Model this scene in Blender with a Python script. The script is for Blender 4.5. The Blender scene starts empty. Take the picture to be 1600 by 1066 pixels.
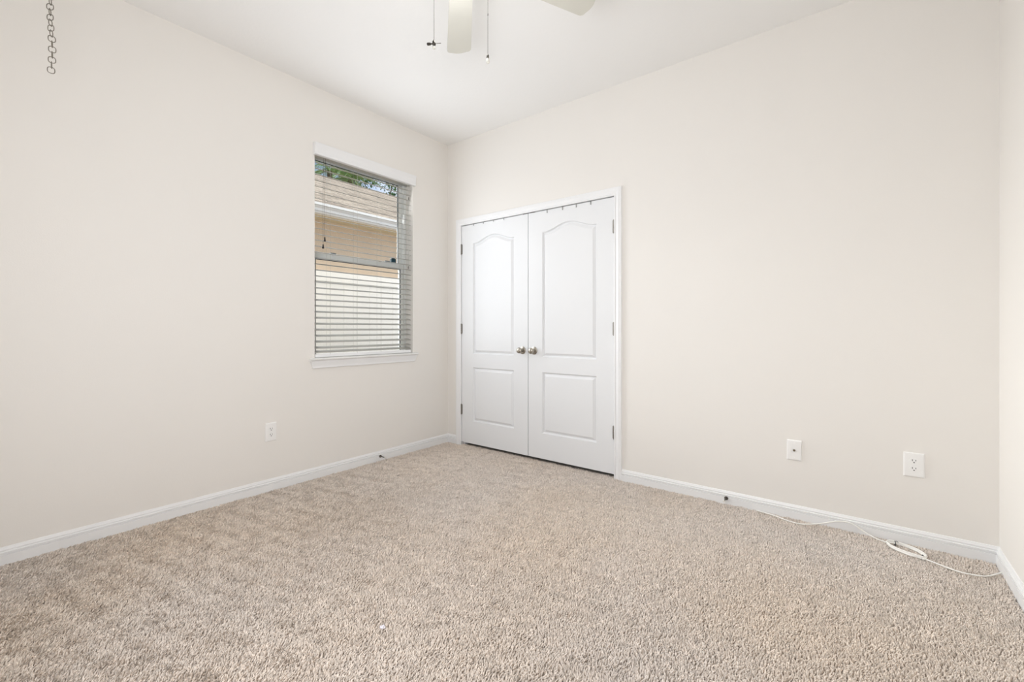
import bpy, bmesh, math, random
import numpy as np
from mathutils import Vector, Matrix

# ------------------------------------------------------------------ scene, camera, sky, light, exposure
S = bpy.context.scene
COL = S.collection
PI = math.pi
random.seed(7)
RNG = np.random.default_rng(11)

W, H = 3.632, 2.845            # room width (closet wall) and ceiling height
YF = -3.42                     # wall behind the camera
FZ = -0.011                    # carpet backing; the tips of the pile end at z = 0

cam_d = bpy.data.cameras.new('camera')
cam = bpy.data.objects.new('camera', cam_d)
COL.objects.link(cam)
cam.location = (3.1148, -3.0053, 1.0845)
cam.rotation_euler = (PI / 2, 0, math.radians(37.824))
cam_d.sensor_width = 36.0
cam_d.lens = 36.0 * 695.7 / 1600
cam_d.shift_y = -(533 - 513.6) / 1600
cam_d.clip_start = 0.05
S.camera = cam

S.view_settings.view_transform = 'Standard'
S.view_settings.look = 'None'
S.view_settings.gamma = 1.0
S.view_settings.exposure = 0.05
S.view_settings.use_curve_mapping = False
S.cycles.use_denoising = True
S.cycles.max_bounces = 12
S.cycles.diffuse_bounces = 8
S.cycles.transparent_max_bounces = 24
S.cycles.sample_clamp_indirect = 6.0
S.cycles_curves.shape = 'THICK'


def srgb(r, g, b):
    f = lambda c: c / 12.92 if c <= 0.04045 else ((c + 0.055) / 1.055) ** 2.4
    return (f(r / 255), f(g / 255), f(b / 255), 1.0)


# sky: pale blue with bright cloud, seen through the top of the window
world = bpy.data.worlds.new('sky')
S.world = world
world.use_nodes = True
nt = world.node_tree
nt.nodes.clear()
wo = nt.nodes.new('ShaderNodeOutputWorld')
bg = nt.nodes.new('ShaderNodeBackground')
tc = nt.nodes.new('ShaderNodeTexCoord')
nz = nt.nodes.new('ShaderNodeTexNoise')
nz.inputs['Scale'].default_value = 5.0
nz.inputs['Detail'].default_value = 5.0
cr = nt.nodes.new('ShaderNodeValToRGB')
cr.color_ramp.elements[0].position = 0.42
cr.color_ramp.elements[0].color = srgb(120, 136, 160)
cr.color_ramp.elements[1].position = 0.62
cr.color_ramp.elements[1].color = srgb(178, 181, 185)
nt.links.new(tc.outputs['Generated'], nz.inputs['Vector'])
nt.links.new(nz.outputs['Fac'], cr.inputs['Fac'])
nt.links.new(cr.outputs['Color'], bg.inputs['Color'])
bg.inputs['Strength'].default_value = 2.6
nt.links.new(bg.outputs['Background'], wo.inputs['Surface'])


def add_light(name, kind, loc, rot, energy, color, **kw):
    d = bpy.data.lights.new(name, kind)
    d.energy = energy
    d.color = color
    for k, v in kw.items():
        setattr(d, k, v)
    o = bpy.data.objects.new(name, d)
    COL.objects.link(o)
    o.location = loc
    o.rotation_euler = rot
    return o


FAN = (1.803, -1.656)
# hazy sun high over this house, brightening the side yard
add_light('sun', 'SUN', (0, 0, 9), (0, math.radians(28), math.radians(15)), 3.8, (1.0, 0.96, 0.89), angle=math.radians(40))
# daylight coming into the room from the window
add_light('window_daylight', 'AREA', (0.045, -0.88, 1.60), (0, math.radians(-90), 0), 11.4, (0.92, 0.98, 1.05),
          shape='RECTANGLE', size=1.42, size_y=0.88)
# ceiling fan's lamp, under the glass bowl
add_light('fan_lamp', 'POINT', (FAN[0], FAN[1], 2.47), (0, 0, 0), 5.0, (0.97, 0.99, 1.02), shadow_soft_size=0.09)
# added fill lamp behind the camera, in front of the closed rear wall
add_light('rear_fill', 'AREA', (2.2, YF + 0.2, 1.28), (math.radians(90), 0, math.radians(17)), 30.5, (0.955, 0.99, 1.055),
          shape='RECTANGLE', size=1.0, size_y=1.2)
# sky glow falling on the window reveal and stool from outside
add_light('sky_glow', 'AREA', (-0.24, -0.88, 1.68), (0, math.radians(-70), math.radians(2)), 12.0, (0.97, 0.99, 1.0),
          shape='RECTANGLE', size=1.5, size_y=0.88, spread=math.radians(60))


# ------------------------------------------------------------------ materials
def mat(name, color, rough=0.6, metal=0.0, bump=None, mottle=None, spec=0.5, coat=0.0):
    """bump = (scale, strength, distance); mottle = (scale, amount) gentle variation of the colour"""
    m = bpy.data.materials.new(name)
    m.use_nodes = True
    t = m.node_tree
    b = t.nodes['Principled BSDF']
    b.inputs['Base Color'].default_value = color
    b.inputs['Roughness'].default_value = rough
    b.inputs['Metallic'].default_value = metal
    b.inputs['Specular IOR Level'].default_value = spec
    b.inputs['Coat Weight'].default_value = coat
    co = t.nodes.new('ShaderNodeTexCoord')
    if bump:
        n = t.nodes.new('ShaderNodeTexNoise')
        n.inputs['Scale'].default_value = bump[0]
        n.inputs['Detail'].default_value = 3.0
        bp = t.nodes.new('ShaderNodeBump')
        bp.inputs['Strength'].default_value = bump[1]
        bp.inputs['Distance'].default_value = bump[2]
        t.links.new(co.outputs['Object'], n.inputs['Vector'])
        t.links.new(n.outputs['Fac'], bp.inputs['Height'])
        t.links.new(bp.outputs['Normal'], b.inputs['Normal'])
    if mottle:
        n2 = t.nodes.new('ShaderNodeTexNoise')
        n2.inputs['Scale'].default_value = mottle[0]
        n2.inputs['Detail'].default_value = 4.0
        r = t.nodes.new('ShaderNodeValToRGB')
        k = mottle[1]
        r.color_ramp.elements[0].position = 0.3
        r.color_ramp.elements[1].position = 0.7
        r.color_ramp.elements[0].color = tuple(min(1, c * (1 - k)) for c in color[:3]) + (1,)
        r.color_ramp.elements[1].color = tuple(min(1, c * (1 + k)) for c in color[:3]) + (1,)
        t.links.new(co.outputs['Object'], n2.inputs['Vector'])
        t.links.new(n2.outputs['Fac'], r.inputs['Fac'])
        t.links.new(r.outputs['Color'], b.inputs['Base Color'])
    return m


WALL_RGB = (233, 229.5, 224.3)
M_wall = mat('wall_paint', srgb(*WALL_RGB), 0.75, bump=(160, 0.12, 0.002), mottle=(1.2, 0.008))
M_ceil = mat('ceiling_paint', srgb(240, 239, 237), 0.85, bump=(45, 0.25, 0.003))
M_trim = mat('trim_enamel', srgb(236, 236, 236), 0.38)
M_door = mat('door_enamel', srgb(231, 232, 233), 0.42, bump=(220, 0.04, 0.001))
M_closet = mat('closet_paint', srgb(200, 195, 188), 0.8, mottle=(2, 0.02))
M_stool = mat('window_stool', srgb(238, 238, 236), 0.16)
M_vinyl = mat('window_vinyl', srgb(232, 234, 232), 0.35)
M_gasket = mat('glazing_gasket', srgb(58, 62, 66), 0.6)
M_blind = mat('blind_backlit_grey', srgb(164, 162, 155), 0.4, spec=0.4)  # white blind coloured grey: the slats' backlit shade is put into the colour
M_cord = mat('blind_cord', srgb(190, 188, 180), 0.8)
M_liftcord = mat('lift_cord', srgb(95, 90, 84), 0.8)
M_tassel_dark = mat('tassel_dark_wood', srgb(38, 32, 28), 0.45)
M_tassel_grey = mat('tassel_grey', srgb(120, 118, 112), 0.5)
M_tag = mat('teal_plastic', srgb(20, 66, 82), 0.35)
M_taglight = mat('pale_plastic', srgb(190, 214, 216), 0.4)
M_latch = mat('latch_grey', srgb(120, 124, 124), 0.45)
M_nickel = mat('satin_nickel', srgb(176, 170, 160), 0.28, 1.0)
M_hinge = mat('hinge_nickel', srgb(150, 146, 140), 0.4, 0.9)
M_chain = mat('chain_nickel', srgb(140, 134, 124), 0.42, 0.85)
M_hook = mat('hook_steel', srgb(168, 168, 166), 0.35, 0.6)
M_darkmetal = mat('dark_bronze', srgb(84, 80, 74), 0.4, 0.7)
M_plate = mat('plate_plastic', srgb(241, 240, 238), 0.35)
M_slot = mat('slot_dark', srgb(40, 38, 36), 0.7)
M_jack = mat('jack_brass', srgb(120, 110, 92), 0.35, 0.9)
M_cable = mat('cable_white', srgb(247, 246, 241), 0.45)
M_tie = mat('twist_tie', srgb(70, 74, 76), 0.6)
M_rubber = mat('white_rubber', srgb(226, 224, 218), 0.7)
M_fan = mat('fan_white', srgb(226, 224, 212), 0.45)
M_fanblade = mat('fan_blade_white', srgb(210, 208, 198), 0.5, mottle=(6, 0.01))
M_lint = mat('lint_white', srgb(232, 228, 236), 0.9, bump=(300, 0.5, 0.002))
M_fascia = mat('fascia_white', srgb(242, 241, 237), 0.5)
M_soffit = mat('soffit_cream', srgb(232, 222, 196), 0.7)
M_stucco = mat('stucco_tan', srgb(238, 218, 192), 0.9, bump=(60, 0.6, 0.01), mottle=(3, 0.04))
M_fence = mat('fence_vinyl', srgb(243, 239, 231), 0.45)
M_ground = mat('sandy_yard', srgb(128, 120, 98), 0.95, bump=(30, 0.6, 0.03), mottle=(4, 0.25))
M_bark = mat('bark', srgb(104, 88, 70), 0.9, bump=(20, 0.6, 0.02))


def glass_mat():
    m = bpy.data.materials.new('window_glass')
    m.use_nodes = True
    t = m.node_tree
    t.nodes.clear()
    o = t.nodes.new('ShaderNodeOutputMaterial')
    tr = t.nodes.new('ShaderNodeBsdfTransparent')
    tr.inputs['Color'].default_value = (0.97, 0.975, 0.97, 1)
    gl = t.nodes.new('ShaderNodeBsdfGlossy')
    gl.inputs['Roughness'].default_value = 0.02
    fr = t.nodes.new('ShaderNodeFresnel')
    fr.inputs['IOR'].default_value = 1.25
    mx = t.nodes.new('ShaderNodeMixShader')
    t.links.new(fr.outputs['Fac'], mx.inputs['Fac'])
    t.links.new(tr.outputs['BSDF'], mx.inputs[1])
    t.links.new(gl.outputs['BSDF'], mx.inputs[2])
    t.links.new(mx.outputs['Shader'], o.inputs['Surface'])
    return m


M_glass = glass_mat()


def clear_plastic():
    m = mat('frosted_glass', srgb(240, 238, 230), 0.25)
    b = m.node_tree.nodes['Principled BSDF']
    b.inputs['Transmission Weight'].default_value = 0.35
    b.inputs['IOR'].default_value = 1.3
    return m


M_frost = clear_plastic()


def shingle_mat():
    m = mat('roof_shingle', srgb(176, 158, 136), 0.95)
    t = m.node_tree
    b = t.nodes['Principled BSDF']
    co = t.nodes.new('ShaderNodeTexCoord')
    mp = t.nodes.new('ShaderNodeMapping')
    mp.inputs['Rotation'].default_value = (0, 0, PI / 2)
    br = t.nodes.new('ShaderNodeTexBrick')
    br.inputs['Color1'].default_value = srgb(178, 165, 149)
    br.inputs['Color2'].default_value = srgb(138, 126, 112)
    br.inputs['Mortar'].default_value = srgb(92, 83, 74)
    br.inputs['Scale'].default_value = 1.0
    br.inputs['Brick Width'].default_value = 0.42
    br.inputs['Row Height'].default_value = 0.145
    br.inputs['Mortar Size'].default_value = 0.012
    br.inputs['Mortar Smooth'].default_value = 0.3
    nz = t.nodes.new('ShaderNodeTexNoise')
    nz.inputs['Scale'].default_value = 14.0
    nz.inputs['Detail'].default_value = 6.0
    mx = t.nodes.new('ShaderNodeMixRGB')
    mx.blend_type = 'OVERLAY'
    mx.inputs['Fac'].default_value = 0.65
    t.links.new(co.outputs['Object'], mp.inputs['Vector'])
    t.links.new(mp.outputs['Vector'], br.inputs['Vector'])
    t.links.new(co.outputs['Object'], nz.inputs['Vector'])
    t.links.new(br.outputs['Color'], mx.inputs['Color1'])
    t.links.new(nz.outputs['Fac'], mx.inputs['Color2'])
    t.links.new(mx.outputs['Color'], b.inputs['Base Color'])
    return m


M_shingle = shingle_mat()


def leaf_mat(name, c1, c2):
    m = mat(name, srgb(*c1), 0.5)
    t = m.node_tree
    b = t.nodes['Principled BSDF']
    g = t.nodes.new('ShaderNodeNewGeometry')
    r = t.nodes.new('ShaderNodeValToRGB')
    r.color_ramp.elements[0].color = srgb(*c1)
    r.color_ramp.elements[1].color = srgb(*c2)
    t.links.new(g.outputs['Random Per Island'], r.inputs['Fac'])
    t.links.new(r.outputs['Color'], b.inputs['Base Color'])
    return m


M_leaf_palm = leaf_mat('palm_leaf', (118, 150, 92), (176, 196, 132))
M_leaf_dark = leaf_mat('tree_leaf_dark', (46, 96, 62), (112, 150, 86))
M_leaf_mid = leaf_mat('tree_leaf_mid', (96, 136, 92), (170, 186, 116))


def carpet_mats():
    """twisted yarn: speckled beige, drifting between a greyer and a browner beige over the room"""
    out = []
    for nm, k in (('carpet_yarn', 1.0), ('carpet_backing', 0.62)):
        m = bpy.data.materials.new(nm)
        m.use_nodes = True
        t = m.node_tree
        b = t.nodes['Principled BSDF']
        b.inputs['Roughness'].default_value = 0.95
        b.inputs['Specular IOR Level'].default_value = 0.1
        co = t.nodes.new('ShaderNodeTexCoord')
        n = t.nodes.new('ShaderNodeTexNoise')
        n.inputs['Scale'].default_value = 1.1
        n.inputs['Detail'].default_value = 3.0
        r = t.nodes.new('ShaderNodeValToRGB')
        r.color_ramp.elements[0].position = 0.35
        r.color_ramp.elements[1].position = 0.65
        a, c = CARPET
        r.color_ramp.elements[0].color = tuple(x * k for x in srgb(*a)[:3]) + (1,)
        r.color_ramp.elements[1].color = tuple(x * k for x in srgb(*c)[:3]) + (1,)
        t.links.new(co.outputs['Object'], n.inputs['Vector'])
        t.links.new(n.outputs['Fac'], r.inputs['Fac'])
        if k == 1.0:
            h = t.nodes.new('ShaderNodeAttribute')
            h.attribute_name = 'shade'
            mx = t.nodes.new('ShaderNodeMixRGB')
            mx.blend_type = 'MULTIPLY'
            mx.inputs['Fac'].default_value = 1.0
            t.links.new(r.outputs['Color'], mx.inputs['Color1'])
            t.links.new(h.outputs['Color'], mx.inputs['Color2'])
            t.links.new(mx.outputs['Color'], b.inputs['Base Color'])
        else:
            t.links.new(r.outputs['Color'], b.inputs['Base Color'])
        out.append(m)
    return out


CARPET = ((220, 208, 195), (221, 211, 201))
M_yarn, M_backing = carpet_mats()


# ------------------------------------------------------------------ mesh helpers
class MB:
    """collects shapes and links them as ONE mesh object"""

    def __init__(self):
        self.v, self.f = [], []

    def add(self, vs, fs):
        o = len(self.v)
        self.v += [tuple(p) for p in vs]
        self.f += [tuple(i + o for i in q) for q in fs]
        return self

    def box(self, x0, x1, y0, y1, z0, z1):
        return self.add([(x0, y0, z0), (x1, y0, z0), (x1, y1, z0), (x0, y1, z0),
                         (x0, y0, z1), (x1, y0, z1), (x1, y1, z1), (x0, y1, z1)],
                        [(3, 2, 1, 0), (4, 5, 6, 7), (0, 1, 5, 4), (1, 2, 6, 5), (2, 3, 7, 6), (3, 0, 4, 7)])

    def plate(self, origin, right, up, nor, w, h, d, bev, cx=0, cz=0):
        """box centred on origin + cx*right + cz*up, standing d out along nor, front edge chamfered by bev"""
        o, r, u, n = Vector(origin), Vector(right), Vector(up), Vector(nor)
        o = o + r * cx + u * cz
        ring = lambda hw, hh, dd: [o + r * sx * hw + u * sz * hh + n * dd for sx, sz in ((-1, -1), (1, -1), (1, 1), (-1, 1))]
        vs = ring(w / 2, h / 2, 0) + ring(w / 2, h / 2, d - bev) + ring(w / 2 - bev * 0.5, h / 2 - bev * 0.5, d - bev * .25) + ring(w / 2 - bev * 1.4, h / 2 - bev * 1.4, d)
        fs = [(3, 2, 1, 0), (12, 13, 14, 15)]
        for k in range(3):
            for i in range(4):
                j = (i + 1) % 4
                fs.append((k * 4 + i, k * 4 + j, k * 4 + 4 + j, k * 4 + 4 + i))
        return self.add(vs, fs)

    def lathe(self, prof, origin, axis, seg=24, sx=1.0):
        """prof = [(radius, along)]; revolved about axis through origin"""
        a = Vector(axis).normalized()
        u = a.orthogonal().normalized()
        w = a.cross(u)
        o = Vector(origin)
        vs, fs = [], []
        for r, t in prof:
            for i in range(seg):
                q = 2 * PI * i / seg
                vs.append(o + a * t + (u * math.cos(q) * sx + w * math.sin(q)) * r)
        for k in range(len(prof) - 1):
            for i in range(seg):
                j = (i + 1) % seg
                fs.append((k * seg + i, k * seg + j, (k + 1) * seg + j, (k + 1) * seg + i))
        fs.append(tuple(reversed(range(seg))))
        fs.append(tuple((len(prof) - 1) * seg + i for i in range(seg)))
        return self.add(vs, fs)

    def tube(self, pts, r, seg=8, closed=False):
        pts = [Vector(p) for p in pts]
        n = len(pts)
        vs, fs = [], []
        prev = None
        for i, p in enumerate(pts):
            if closed:
                d = (pts[(i + 1) % n] - pts[i - 1]).normalized()
            else:
                d = (pts[min(i + 1, n - 1)] - pts[max(i - 1, 0)]).normalized()
            if prev is None:
                u = d.orthogonal().normalized()
            else:
                u = (prev - d * prev.dot(d))
                u = u.normalized() if u.length > 1e-6 else d.orthogonal().normalized()
            prev = u
            w = d.cross(u)
            rr = r[i] if isinstance(r, (list, tuple)) else r
            for k in range(seg):
                q = 2 * PI * k / seg
                vs.append(p + (u * math.cos(q) + w * math.sin(q)) * rr)
        for i in range(n if closed else n - 1):
            j = (i + 1) % n
            for k in range(seg):
                l = (k + 1) % seg
                fs.append((i * seg + k, i * seg + l, j * seg + l, j * seg + k))
        if not closed:
            fs.append(tuple(reversed(range(seg))))
            fs.append(tuple((n - 1) * seg + k for k in range(seg)))
        return self.add(vs, fs)

    def build(self, name, m, parent=None, smooth=None, bevel=0.0, recalc=True):
        me = bpy.data.meshes.new(name)
        me.from_pydata(self.v, [], self.f)
        bm = bmesh.new()
        bm.from_mesh(me)
        if recalc:
            bmesh.ops.recalc_face_normals(bm, faces=bm.faces)
        bm.to_mesh(me)
        bm.free()
        me.materials.append(m)
        if smooth:
            for p in me.polygons:
                p.use_smooth = True
            me.set_sharp_from_angle(angle=math.radians(smooth))
        o = bpy.data.objects.new(name, me)
        COL.objects.link(o)
        if bevel:
            b = o.modifiers.new('bevel', 'BEVEL')
            b.width = bevel
            b.segments = 2
            b.limit_method = 'ANGLE'
        if parent is not None:
            place(o, parent)
        return o


def place(o, parent):
    """parent o, whose mesh is in world space, under parent without moving it"""
    o.parent = parent
    chain = Vector((0, 0, 0))
    p = parent
    while p is not None:
        chain += p.location
        p = p.parent
    o.location = Vector(o.location) - chain


def tag(o, label=None, cat=None, group=None, kind=None):
    for k, v in (('label', label), ('category', cat), ('group', group), ('kind', kind)):
        if v:
            o[k] = v
    return o


def empty(name, loc):
    o = bpy.data.objects.new(name, None)
    o.empty_display_size = 0.05
    COL.objects.link(o)
    o.location = loc
    return o


def smooth_path(pts, n=8):
    """Catmull-Rom through pts"""
    P = [Vector(p) for p in pts]
    P = [P[0] * 2 - P[1]] + P + [P[-1] * 2 - P[-2]]
    out = []
    for i in range(1, len(P) - 2):
        for k in range(n):
            t = k / n
            a, b, c, d = P[i - 1], P[i], P[i + 1], P[i + 2]
            out.append(0.5 * ((2 * b) + (c - a) * t + (2 * a - 5 * b + 4 * c - d) * t * t + (3 * b - a - 3 * c + d) * t ** 3))
    out.append(P[-2])
    return out


# ------------------------------------------------------------------ room shell
def structure(o, label, cat):
    return tag(o, label, cat, kind='structure')


WY0, WY1, WZ0, WZ1 = -1.330, -0.427, 0.820, 2.420      # window opening
DX0, DX1, DZ1 = 0.166, 1.738, 2.064                    # closet opening
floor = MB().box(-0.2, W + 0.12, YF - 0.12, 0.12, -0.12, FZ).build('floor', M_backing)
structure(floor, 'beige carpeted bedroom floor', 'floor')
ceiling = MB().box(-0.2, W + 0.12, YF - 0.12, 0.9, H, H + 0.15).build('ceiling', M_ceil)
structure(ceiling, 'smooth white ceiling above the beige walls', 'ceiling')

b = MB()
b.box(-0.2, 0, YF - 0.12, WY0, FZ, H).box(-0.2, 0, WY1, 0.12, FZ, H)
b.box(-0.2, 0, WY0, WY1, FZ, WZ0).box(-0.2, 0, WY0, WY1, WZ1, H)
structure(b.build('wall_left', M_wall), 'off-white wall with the window in it', 'wall')
b = MB()
b.box(-0.0, DX0, 0, 0.12, FZ, H).box(DX1, W, 0, 0.12, FZ, H).box(DX0, DX1, 0, 0.12, DZ1, H)
structure(b.build('wall_back', M_wall), 'off-white wall with the white closet doors in it', 'wall')
structure(MB().box(W, W + 0.12, YF, 0.12, FZ, H).build('wall_right', M_wall), 'sliver of white wall at the right edge of the photo', 'wall')
structure(MB().box(-0.2, W + 0.12, YF - 0.12, YF, FZ, H).build('wall_front', M_wall), 'wall behind the camera', 'wall')
b = MB()
b.box(0, 0.05, 0.12, 0.8, FZ, H).box(W * 0.6, W * 0.6 + 0.05, 0.12, 0.8, FZ, H).box(0, W * 0.6 + .05, 0.8, 0.85, FZ, H)
b.box(0, W * 0.6 + .05, 0.12, 0.8, -0.12, FZ)
structure(b.build('wall_closet', M_closet), 'dark closet interior behind the white double doors', 'wall')

# baseboards: one profile (out from wall, height)
BB = [(0, FZ), (0.0135, FZ), (0.0135, 0.0405), (0.0070, 0.0415), (0.0068, 0.0450), (0.0128, 0.0470), (0.0128, 0.0535),
      (0.0062, 0.0550), (0.0062, 0.0580), (0.0085, 0.063), (0.0055, 0.069), (0.0035, 0.075), (0.0, 0.0765)]


def baseboard(name, p0, p1, nrm, label):
    p0, p1, n = Vector(p0), Vector(p1), Vector(nrm)
    k = len(BB)
    vs = [p0 + n * d + Vector((0, 0, z)) for d, z in BB] + [p1 + n * d + Vector((0, 0, z)) for d, z in BB]
    fs = [(i, i + 1, k + i + 1, k + i) for i in range(k - 1)] + [tuple(range(k)), tuple(range(2 * k - 1, k - 1, -1))]
    o = MB().add(vs, fs).build(name, M_trim)
    structure(o, label, 'baseboard')


CX0, CX1, CZ1 = 0.182, 1.722, 2.046                    # casing's inner edges
CW = 0.0595
baseboard('baseboard_left', (0, YF, 0), (0, 0, 0), (1, 0, 0), 'white baseboard along the wall under the window')
baseboard('baseboard_back', (CX1 + CW, 0, 0), (W, 0, 0), (0, -1, 0), 'white baseboard from the closet casing to the right wall')
baseboard('baseboard_corner', (0, 0, 0), (CX0 - CW, 0, 0), (0, -1, 0), 'short white baseboard between the corner and the closet casing')
baseboard('baseboard_right', (W, YF, 0), (W, 0, 0), (-1, 0, 0), 'white baseboard on the wall at the right edge')

# closet casing, mitred, with a stepped profile (across from inner edge, out from wall)
CP = [(0.0, 0.0), (0.0, 0.009), (0.003, 0.0115), (0.010, 0.0125), (0.013, 0.0095), (0.017, 0.0095), (0.024, 0.012), (0.034, 0.0165), (0.040, 0.018),
      (0.0425, 0.0155), (0.0455, 0.0165), (0.055, 0.0165), (CW, 0.014), (CW, 0.0)]
b = MB()
vs = []
for u, d in CP:
    vs += [(CX0 - u, -d, FZ), (CX0 - u, -d, CZ1 + u), (CX1 + u, -d, CZ1 + u), (CX1 + u, -d, FZ)]
fs = []
for k in range(len(CP) - 1):
    for s in range(3):
        fs.append((k * 4 + s, k * 4 + s + 1, k * 4 + 5 + s, k * 4 + 4 + s))
b.add(vs, fs)
casing = structure(b.build('trim_1', M_trim, smooth=25), 'white moulded casing around the closet double doors', 'door casing')
b = MB()
b.box(DX0, CX0, 0.0, 0.12, FZ, DZ1).box(CX1, DX1, 0.0, 0.12, FZ, DZ1).box(CX0, CX1, 0.0, 0.12, CZ1 + 0.001, DZ1)
b.box(CX0, CX0 + .012, 0.040, 0.075, FZ, CZ1).box(CX1 - .012, CX1, 0.040, 0.075, FZ, CZ1).box(CX0, CX1, 0.040, 0.075, CZ1 - 0.012, CZ1 + .001)
jamb = structure(b.build('trim_2', M_trim), 'white door jamb of the closet opening', 'door jamb')
for cx in (0.915, 0.990):
    MB().box(cx - 0.022, cx + 0.022, 0.004, 0.032, CZ1 - 0.0055, CZ1 + 0.002).build('strike_plate', M_darkmetal, jamb)

# ------------------------------------------------------------------ closet doors
LZ0, LZ1 = 0.027, 2.0405


def panel_outline(x0, x1, z0, zs, rise, i, na=24):
    """closed outline inset by i: bottom-left, bottom-right, then along the (arched) top from right to left"""
    x0, x1, z0, zs = x0 + i, x1 - i, z0 + i, zs - i
    pts = [(x0, z0), (x1, z0)]
    if rise <= 0:
        pts += [(x1, zs), (x0, zs)]
    else:
        for k in range(na + 1):
            u = k / na
            e = 0.5 * (1 - math.cos(2 * PI * min(max((u - 0.03) / 0.94, 0), 1)))
            pts.append((x1 + (x0 - x1) * u, zs + rise * e ** 0.9))
    return pts


RINGS = [(0.0, 0.0), (0.0015, 0.001), (0.007, 0.0135), (0.0105, 0.0145), (0.014, 0.0140), (0.023, 0.0080), (0.030, 0.0030), (0.0335, 0.0014), (0.037, 0.0014)]


def closet_door(x0, x1, px0, px1, name, label, hinge_x, knob_x):
    root = empty(name, (hinge_x, 0.0, LZ0))
    structure(root, label, 'door')
    yf, yb = 0.0015, 0.036
    bm = MB()
    uz0, uzs, ur = 0.853, 1.868, 0.056
    lz0, lz1 = 0.233, 0.730
    arch = [(x, z) for x, z in panel_outline(px0, px1, uz0, uzs, ur, 0)[2:]][::-1]
    q = lambda pts: bm.add([(x, yf, z) for x, z in pts], [tuple(range(len(pts)))])
    q([(x0, LZ0), (px0, LZ0), (px0, LZ1), (x0, LZ1)])
    q([(px1, LZ0), (x1, LZ0), (x1, LZ1), (px1, LZ1)])
    q([(px0, LZ0), (px1, LZ0), (px1, lz0), (px0, lz0)])
    q([(px0, lz1), (px1, lz1), (px1, uz0), (px0, uz0)])
    for a, c in zip(arch[:-1], arch[1:]):
        q([a, c, (c[0], LZ1), (a[0], LZ1)])
    for args in ((px0, px1, uz0, uzs, ur), (px0, px1, lz0, lz1, 0)):
        loops = [[(x, yf + d, z) for x, z in panel_outline(*args, i)] for i, d in RINGS]
        n = len(loops[0])
        vs = [p for l in loops for p in l]
        fs = []
        for k in range(len(loops) - 1):
            for i in range(n):
                j = (i + 1) % n
                fs.append((k * n + i, k * n + j, (k + 1) * n + j, (k + 1) * n + i))
        fs.append(tuple((len(loops) - 1) * n + i for i in range(n)))
        bm.add(vs, fs)
    # edges and back of the slab
    bm.add([(x0, yf, LZ0), (x1, yf, LZ0), (x1, yf, LZ1), (x0, yf, LZ1), (x0, yb, LZ0), (x1, yb, LZ0), (x1, yb, LZ1), (x0, yb, LZ1)],
           [(0, 4, 5, 1), (1, 5, 6, 2), (2, 6, 7, 3), (3, 7, 4, 0), (7, 6, 5, 4)])
    o = bm.build('door_panel', M_door, root, recalc=False)
    me = o.data
    bb = bmesh.new()
    bb.from_mesh(me)
    bmesh.ops.remove_doubles(bb, verts=bb.verts, dist=1e-5)
    bb.to_mesh(me)
    bb.free()
    for p in me.polygons:
        p.use_smooth = True
    me.set_sharp_from_angle(angle=math.radians(22))
    # three hinges on the outer edge
    s = -1 if hinge_x < 0.9 else 1
    for z in (1.826, 1.083, 0.332):
        hb = MB()
        gx = x0 - 0.002 if s < 0 else x1 + 0.002
        for k in range(5):
            za = z - 0.0445 + k * 0.0178
            hb.lathe([(0.0052, 0.0004), (0.0058, 0.001), (0.0058, 0.0168), (0.0052, 0.0174)], (gx, -0.0052, za), (0, 0, 1), 12)
        hb.lathe([(0.0040, -0.004), (0.0055, 0.0), (0.003, 0.002)], (gx, -0.0052, z - 0.0465), (0, 0, 1), 10)
        hb.lathe([(0.0055, 0.0), (0.0040, 0.004), (0.002, 0.005)], (gx, -0.0052, z + 0.0445), (0, 0, 1), 10)
        hb.box(min(gx, gx - s * 0.011), max(gx, gx - s * 0.011), -0.0012, 0.001, z - 0.0445, z + 0.0445)
        h = hb.build('hinge', M_hinge, root, smooth=40)
        h['label'] = 'satin nickel hinge'
    # round dummy knob
    kz = 0.903
    rose = [(0.001, 0.0), (0.031, 0.0), (0.0325, 0.003), (0.0315, 0.0065), (0.027, 0.0085), (0.0150, 0.010), (0.0135, 0.012)]
    neck = [(0.0125, 0.011), (0.0105, 0.016), (0.0100, 0.026), (0.012, 0.031)]
    ball = [(0.0115, 0.030), (0.0175, 0.033), (0.0225, 0.038), (0.0248, 0.0445), (0.0250, 0.050), (0.0235, 0.056), (0.0195, 0.0605), (0.012, 0.0630), (0.002, 0.0638)]
    kn = MB().lathe(rose, (knob_x, yf, kz), (0, -1, 0), 32).build('knob_rosette', M_nickel, root, smooth=35)
    kn['label'] = 'round satin nickel rosette'
    MB().lathe(neck, (knob_x, yf, kz), (0, -1, 0), 24).lathe(ball, (knob_x, yf, kz), (0, -1, 0), 32).build('knob', M_nickel, kn, smooth=50)
    return root


closet_door(0.186, 0.9467, 0.328, 0.802, 'door_1', 'closet door nearer the window, hinged on the corner side', 0.186, 0.893)
closet_door(0.9533, 1.717, 1.091, 1.578, 'door_2', 'closet door farther from the window, hinged by the bare wall', 1.717, 1.012)

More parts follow.
